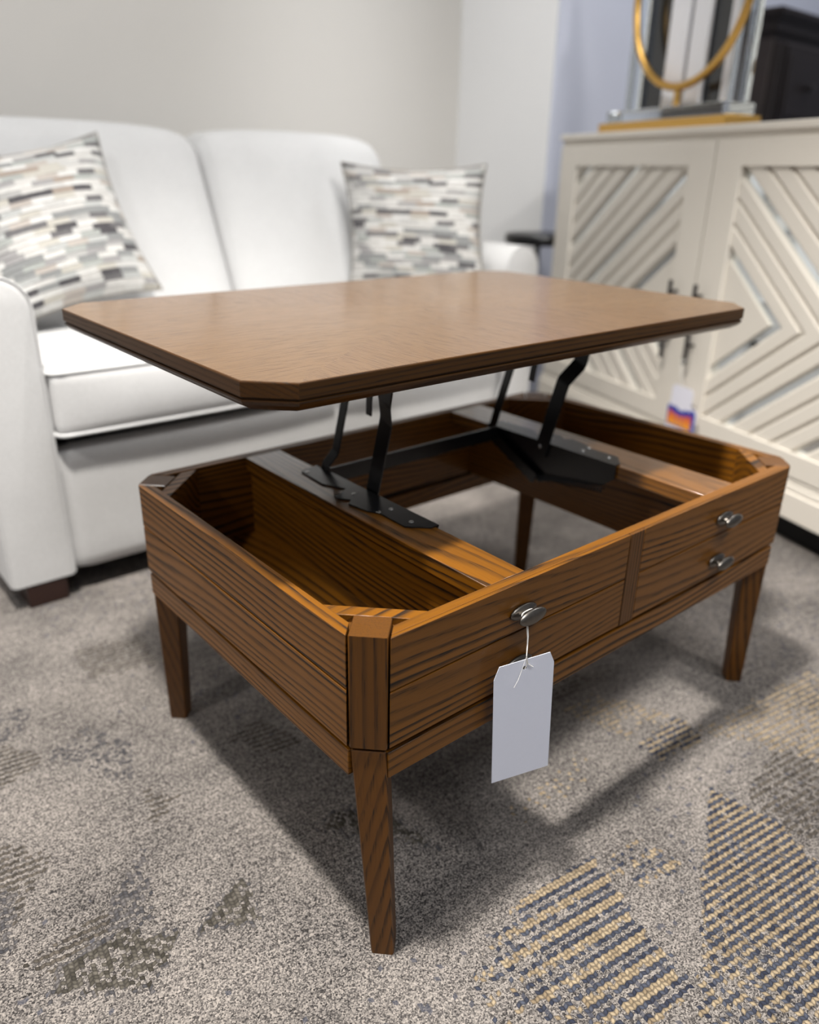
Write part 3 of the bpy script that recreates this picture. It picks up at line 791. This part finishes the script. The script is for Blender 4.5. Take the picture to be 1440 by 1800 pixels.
# ------------------------------------------------------------------ dark chest of drawers at the far right
X0,X1,Y0,Y1,ZT=2.95,3.95,1.26,1.71,1.50
ch=empty('chest_of_drawers',((X0+X1)/2,(Y0+Y1)/2,0),'tall espresso brown chest of drawers standing behind the cream cabinet','chest')
ES=M['espresso']
MB().box(X0+.03,X1-.03,Y0+.03,Y1,.10,ZT-.09).build('chest_body',M['espresso_side'],ch,bevel=.003)
crown=[(.03,ZT-.10),(.025,ZT-.085),(.015,ZT-.075),(.012,ZT-.05),(.0,ZT-.035),(-.01,ZT-.02),(-.01,ZT-.006),(-.004,ZT)]
MB().loft([[(X0+i,Y0+i,z),(X1-i,Y0+i,z),(X1-i,Y1,z),(X0+i,Y1,z)] for i,z in crown]).build('crown',ES,ch,smooth=30)
MB().loft([[(X0+i,Y0+i,z),(X1-i,Y0+i,z),(X1-i,Y1,z),(X0+i,Y1,z)] for i,z in ((.0,0),(.0,.06),(.015,.085),(.03,.11))]).build('base',ES,ch,smooth=30)
for x in (X0+.035,X1-.125):
    pl=MB()
    for z0,z1 in ((.13,.42),(.45,.74),(.77,1.06),(1.10,1.385)):
        for k in range(2): pl.tube([(x+.022+.042*k,Y0+.024,z0),(x+.022+.042*k,Y0+.024,z1)],.017,10)
    pl.box(x,x+.088,Y0+.022,Y0+.032,.12,1.40)
    for z in (.435,.755,1.08): pl.box(x-.004,x+.092,Y0+.008,Y0+.034,z-.014,z+.014)
    pl.build('pilaster',ES,ch,smooth=40)
for z0,z1 in ((.13,.42),(.45,.74),(.77,1.06),(1.10,1.385)):
    dr=MB().box(X0+.135,X1-.135,Y0+.012,Y0+.032,z0,z1).box(X0+.16,X1-.16,Y0+.006,Y0+.013,z0+.03,z1-.03).build('drawer',ES,ch,bevel=.004)
    for x in (X0+.32,X1-.32):
        MB().lathe([(.008,0),(.007,.012),(.017,.018),(.018,.024),(.010,.031)],(x,Y0+.006,(z0+z1)/2),(0,-1,0),(1,0,0),(0,0,1),16).build('knob',M['bronze'],dr,smooth=50)

# ------------------------------------------------------------------ lights
def point(name,loc,w,rad,col=(1,1,1)):
    l=bpy.data.lights.new(name,'POINT'); l.energy=w; l.shadow_soft_size=rad; l.color=col
    o=bpy.data.objects.new(name,l); o.location=loc; COL.objects.link(o); return o
def spot(name,loc,target,w,rad,deg,blend=.6,col=(1,1,1)):
    l=bpy.data.lights.new(name,'SPOT'); l.energy=w; l.shadow_soft_size=rad; l.spot_size=math.radians(deg); l.spot_blend=blend; l.color=col
    o=bpy.data.objects.new(name,l); o.location=loc; COL.objects.link(o)
    o.rotation_euler=(Vector(target)-Vector(loc)).to_track_quat('-Z','Y').to_euler(); return o
def area(name,loc,target,w,sx,sy,col=(1,1,1)):
    l=bpy.data.lights.new(name,'AREA'); l.energy=w; l.shape='RECTANGLE'; l.size=sx; l.size_y=sy; l.color=col
    o=bpy.data.objects.new(name,l); o.location=loc; COL.objects.link(o)
    o.rotation_euler=(Vector(target)-Vector(loc)).to_track_quat('-Z','Y').to_euler(); return o
spot('ceiling_spot',(-.27,.26,2.92),(.2,.15,.2),500,.10,80,.8,(1,.955,.89))
spot('ceiling_spot',(-2.1,.15,2.9),(0,.4,.2),90,.09,38,.7,(1,.96,.92))
spot('ceiling_spot',(.75,.75,2.92),(.7,1.75,.5),82,.12,90,.9,(1,.98,.95))
spot('ceiling_spot',(.9,-1.3,2.9),(1.7,.7,.6),135,.12,60,.7,(1,.97,.93))
spot('ceiling_spot',(-1.0,1.35,2.95),(-.8,2.25,1.5),95,.15,110,.9)
spot('ceiling_spot',(.9,1.2,2.92),(2.2,1.95,1.1),75,.12,70,.9)
area('fill_panel',(.0,-1.3,2.96),(.0,-.9,0),45,1.2,1.2,(.97,.98,1))  # unseen fill light added behind the camera
area('fill_panel',(3.1,.4,2.96),(3.1,.4,0),30,1.2,.6,(.95,.97,1))
w=bpy.data.worlds.new('world'); sc.world=w; w.use_nodes=True
bg=w.node_tree.nodes['Background']; bg.inputs[0].default_value=(.93,.95,1,1); bg.inputs[1].default_value=.24

# ------------------------------------------------------------------ colour management
vs_=sc.view_settings; vs_.view_transform='Standard'; vs_.look='None'; vs_.exposure=0.22; vs_.gamma=1; vs_.use_curve_mapping=False
sc.cycles.max_bounces=8
